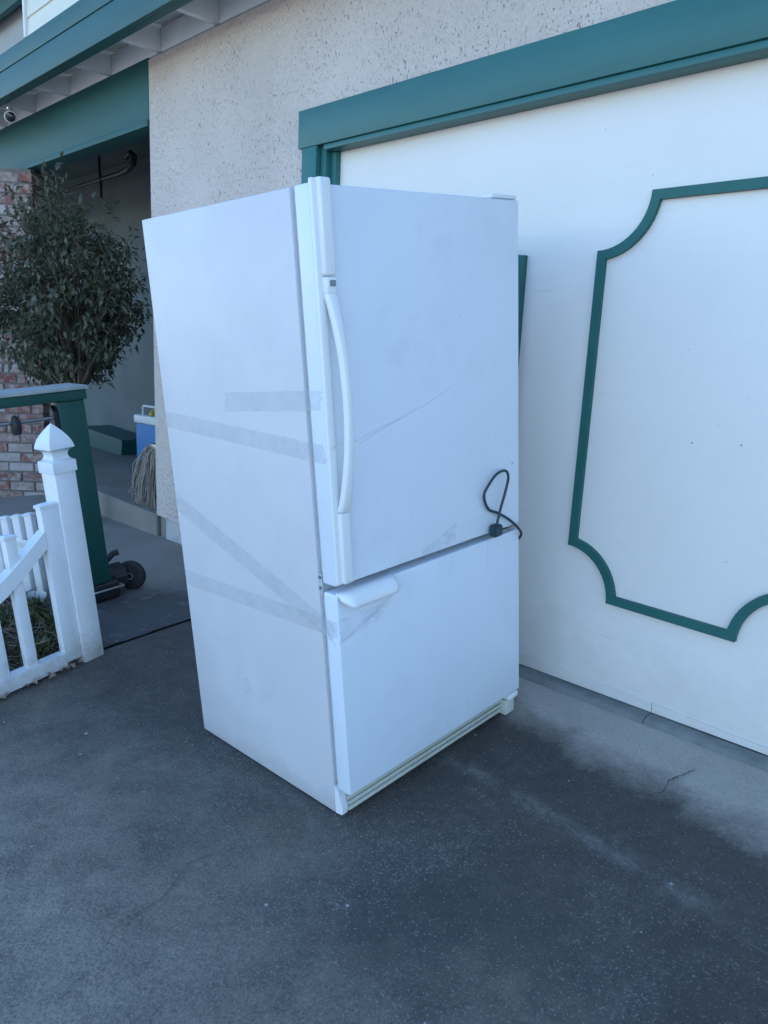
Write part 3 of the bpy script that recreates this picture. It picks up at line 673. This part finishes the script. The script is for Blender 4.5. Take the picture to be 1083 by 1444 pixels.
# handle strip down the upper door: raised trim, badge, bowed grip, lower trim
def strip(name, z0, z1, x0, x1, y0, y1, mat='fridge_plastic', parent=ud, bev=.007):
    return bx(name, mat, parent, x0, x1, y0, y1, z0, z1, bev=bev, seg=4)
strip('handle_trim', 1.541, 1.764, .016, .054, -.094, -.066)
strip('handle_trim_flange', .746, 1.763, .003, .030, -.079, -.066, bev=.005)
strip('handle_mount', 1.497, 1.539, .017, .053, -.096, -.066)
bx('badge', 'grey_badge', ud, .027, .046, -.0975, -.0955, 1.516, 1.531, bev=.0008)
strip('handle_trim', .747, .946, .016, .052, -.092, -.066)
bm = bmesh.new(); rings = []
for k in range(33):
    u = k/32; z = 1.500+(.949-1.500)*u; s = math.sin(math.pi*u); bow = s**.75
    yc = -.083-.045*bow; xc = .035-.002*bow; hx = .0175-.0065*min(1, s*1.3); hy = .0125-.002*s
    rings.append([bm.verts.new((xc+hx*math.copysign(abs(math.cos(a))**.6, math.cos(a)), yc+hy*math.copysign(abs(math.sin(a))**.6, math.sin(a)), z)) for a in [i*2*math.pi/16 for i in range(16)]])
for i in range(len(rings)-1):
    for k in range(16): bm.faces.new((rings[i][k], rings[i][(k+1) % 16], rings[i+1][(k+1) % 16], rings[i+1][k]))
bm.faces.new(rings[0][::-1]); bm.faces.new(rings[-1]); obj('handle', bm, 'fridge_plastic', ud, True)
# freezer pull: curved lip leaning out of the top of the door
bm = bmesh.new(); nu = 26
sec = [(.000, .0045), (.012, .0050), (.024, .0035), (.034, -.001), (.042, -.009), (.0475, -.019), (.050, -.029), (.0495, -.0345), (.0465, -.037), (.043, -.0355), (.040, -.029), (.035, -.021), (.027, -.0145), (.016, -.0115), (.004, -.0115)]
rings = []
for i in range(nu+1):
    u = i/nu; x = .004+.214*u
    k_ = math.sqrt(max(0, 1-(1-min(1, (1-u)/.15+.02))**2)); k2 = min(1, .42+u/.10*.58)
    f = min(k_, k2); z0 = .7185-.0178*x/W_
    rings.append([bm.verts.new((x, -.0660-o_*f, z0+h_*(f if h_ < 0 else 1))) for o_, h_ in sec])
n_ = len(sec)
for i in range(nu):
    for k in range(n_): bm.faces.new((rings[i][k], rings[i][(k+1) % n_], rings[i+1][(k+1) % n_], rings[i+1][k]))
bm.faces.new(rings[0][::-1]); bm.faces.new(rings[-1])
o = obj('pull_handle', bm, 'fridge_plastic', fd)
for f in o.data.polygons: f.use_smooth = True
o.data.set_sharp_from_angle(angle=R(60))
# hinges, screws, base grille and feet
bx('hinge_cover', 'fridge_plastic', rf, W_-.125, W_-.002, -.066, .06, 1.757, 1.769, bev=.006, seg=3)
bx('hinge', 'steel', rf, W_-.085, W_-.006, -.062, -.018, .7065, .7145, bev=.001)
for z in (.757, .726):
    bm = bmesh.new(); lathe(bm, [(.0052, 0), (.0048, .002), (.002, .0032)], 12, T(.0, -.008, z) @ Matrix.Rotation(R(-90), 4, 'Y')); obj('screw', bm, 'screw', rf, True)
bx('screw_plate', 'gasket', rf, .0005, .0035, -.0155, -.001, .716, .768, bev=0)
gr = bx('base_grille', 'grille_beige', rf, .022, W_-.03, -.026, -.002, .010, .088, bev=.003)
for k in range(4): bx('louvre', 'grille_beige', gr, .024, W_-.032, -.035, -.0262, .014+k*.0185, .0265+k*.0185, bev=.002)
bm = bmesh.new(); prism(bm, [(-.002, .006), (-.030, .010), (-.034, .030), (-.020, .085), (-.002, .098)], 0, .0, .021); obj('grille_end_cap', bm, 'fridge_plastic', gr, True)
ft = bx('leveling_foot', 'grille_beige', rf, W_-.062, W_-.008, -.055, .01, .002, .062, bev=.006)
bx('hinge', 'fridge_plastic', rf, W_-.06, W_-.004, -.068, -.004, .066, .088, bev=.004)
bx('roller', 'black_plastic', rf, .05, .09, .60, .66, -.002, .03, bev=.004)
# packing tape: real thin strips just off the surface
random.seed(3)
def tape(name, pts, label=None, parent=rf, mat='clear_tape', plane='side', lift=.0012, n=56):
    (a0, a1), (b0, b1) = pts   # two edge pairs in the (depth, height) plane
    bm = bmesh.new(); rows = []; m = 8; sd = random.random()*50
    for i in range(n+1):
        u = i/n; row = []
        for j in range(m+1):
            v_ = j/m; p = (Vector(a0)*(1-u)+Vector(b0)*u)*(1-v_)+(Vector(a1)*(1-u)+Vector(b1)*u)*v_
            wr = .0024*max(0, noise.noise((p.x*22+p.y*30, p.y*46, sd))+.05)+.0012*max(0, noise.noise((p.x*90, p.y*60, sd+5)))
            if i in (0, n): p = p+Vector((random.uniform(-.006, .006), random.uniform(-.003, .003)))
            h = -(lift+wr)
            row.append(bm.verts.new((h, p.x, p.y) if plane == 'side' else (p.x, -.0722+h, p.y)))
        rows.append(row)
    for i in range(n):
        for j in range(m): bm.faces.new((rows[i][j], rows[i+1][j], rows[i+1][j+1], rows[i][j+1]))
    o = obj(name, bm, mat, parent, True)
    if label: o['label'] = label
    return o
tape('packing_tape', (((.365, 1.243), (.374, 1.187)), ((-.0675, 1.268), (-.0675, 1.217))), 'short level strip of clear tape')
tape('packing_tape', (((.720, 1.166), (.720, 1.115)), ((-.0675, 1.128), (-.0675, 1.078))), 'long clear tape strip below the short one')
tape('packing_tape', (((.716, .893), (.716, .832)), ((-.062, .628), (-.045, .577))), 'clear tape strip running down diagonally', lift=.0026)
tape('packing_tape', (((.716, .622), (.716, .568)), ((-.0675, .640), (-.0675, .592))), 'lowest clear tape strip', lift=.0011)
tape('tape_end', (((.004, .648), (.004, .575)), ((.20, .640), (.155, .60))), None, mat='faint_film', plane='front', n=12)
tape('tape_patch', (((.34, .752), (.34, .732)), ((.50, .80), (.50, .745))), None, mat='faint_film', plane='front', lift=.0003, n=8)
# wrinkled ridges left by the tape on the doors
def ridge(pts, r, y=-.0722, parent=rf, mat='clear_tape', name='tape_crease'):
    bm = bmesh.new(); fine = []
    for a, b_ in zip(pts, pts[1:]):
        for k in range(6):
            u = k/6; fine.append((a[0]+(b_[0]-a[0])*u+random.uniform(-.001, .001), y-.0003, a[1]+(b_[1]-a[1])*u+random.uniform(-.0015, .0015)))
    fine.append((pts[-1][0], y-.0003, pts[-1][1]))
    tube(bm, fine, [r*(.35+.65*math.sin(math.pi*i/(len(fine)-1))) for i in range(len(fine))], 6); return obj(name, bm, mat, parent, True)
ridge([(.012, .582), (.08, .600), (.16, .632), (.232, .664)], .0022)
ridge([(.03, .590), (.10, .615), (.20, .655)], .0012)
ridge([(.086, 1.118), (.17, 1.140), (.263, 1.160), (.38, 1.186), (.493, 1.220)], .0015, mat='tape_residue')
ridge([(.11, 1.112), (.19, 1.138), (.30, 1.163)], .0009, mat='tape_residue')
bm = bmesh.new(); tube(bm, [(-.003, -.004, .625), (-.006, -.020, .606), (-.006, -.038, .584), (-.003, -.056, .566)], [.001, .0032, .003, .001], 6); obj('tape_crease', bm, 'clear_tape', rf, True)
bm = bmesh.new(); tube(bm, [(.008, -.0745, 1.110), (.020, -.079, 1.120), (.034, -.100, 1.142)], [.001, .0028, .001], 6); obj('tape_crease', bm, 'clear_tape', rf, True)
tape('label_ghost', (((.40, .318), (.375, .268)), ((.445, .305), (.425, .248))), None, mat='faint_film', lift=.0004, n=6)
bm = bmesh.new(); lathe(bm, [(.004, 0), (.003, .0015)], 10, T(.80, -.0722, .938) @ Matrix.Rotation(R(90), 4, 'X')); obj('hole_plug', bm, 'gasket', rf, True)
# power cord looped over the front, plug taped by the door gap
ctrl = [(.852, .10, .60), (.849, .0, .62), (.846, -.055, .655), (.834, -.084, .688), (.795, -.088, .728), (.745, -.086, .766), (.700, -.083, .792), (.655, -.082, .815), (.633, -.083, .862), (.650, -.088, .895), (.685, -.094, .925), (.725, -.098, .930), (.742, -.098, .905), (.732, -.094, .860), (.712, -.092, .815), (.694, -.092, .776), (.684, -.0925, .750)]
def catmull(P, n=8):
    P = [Vector(p) for p in P]; out = []
    for i in range(len(P)-1):
        p0, p1, p2, p3 = P[max(0, i-1)], P[i], P[i+1], P[min(len(P)-1, i+2)]
        for k in range(n):
            t_ = k/n; out.append(.5*((2*p1)+(p2-p0)*t_+(2*p0-5*p1+4*p2-p3)*t_*t_+(3*p1-p0-3*p2+p3)*t_**3))
    return out+[P[-1]]
bm = bmesh.new(); tube(bm, catmull(ctrl), .0045, 10); pc = obj('power_cord', bm, 'rubber_cord', rf, True); pc['label'] = 'black power cord looped over the door'
bm = bmesh.new(); prism(bm, [(.667, .757), (.702, .757), (.706, .742), (.705, .718), (.664, .718), (.663, .742)], 1, -.104, -.076); bmesh.ops.bevel(bm, geom=bm.edges[:], offset=.004, segments=2, affect='EDGES'); obj('plug', bm, 'rubber_cord', pc, True)
for dx in (.7065,):
    bx('prong', 'steel', pc, dx, dx+.013, -.094, -.0925, .736, .742, bev=.0004); bx('prong', 'steel', pc, dx, dx+.013, -.094, -.0925, .722, .728, bev=.0004)
bm = bmesh.new(); tube(bm, [(.722, -.075, .738), (.745, -.078, .733), (.775, -.076, .727)], [.001, .003, .001], 6); obj('tape_scrap', bm, 'fridge_plastic', rf, True)
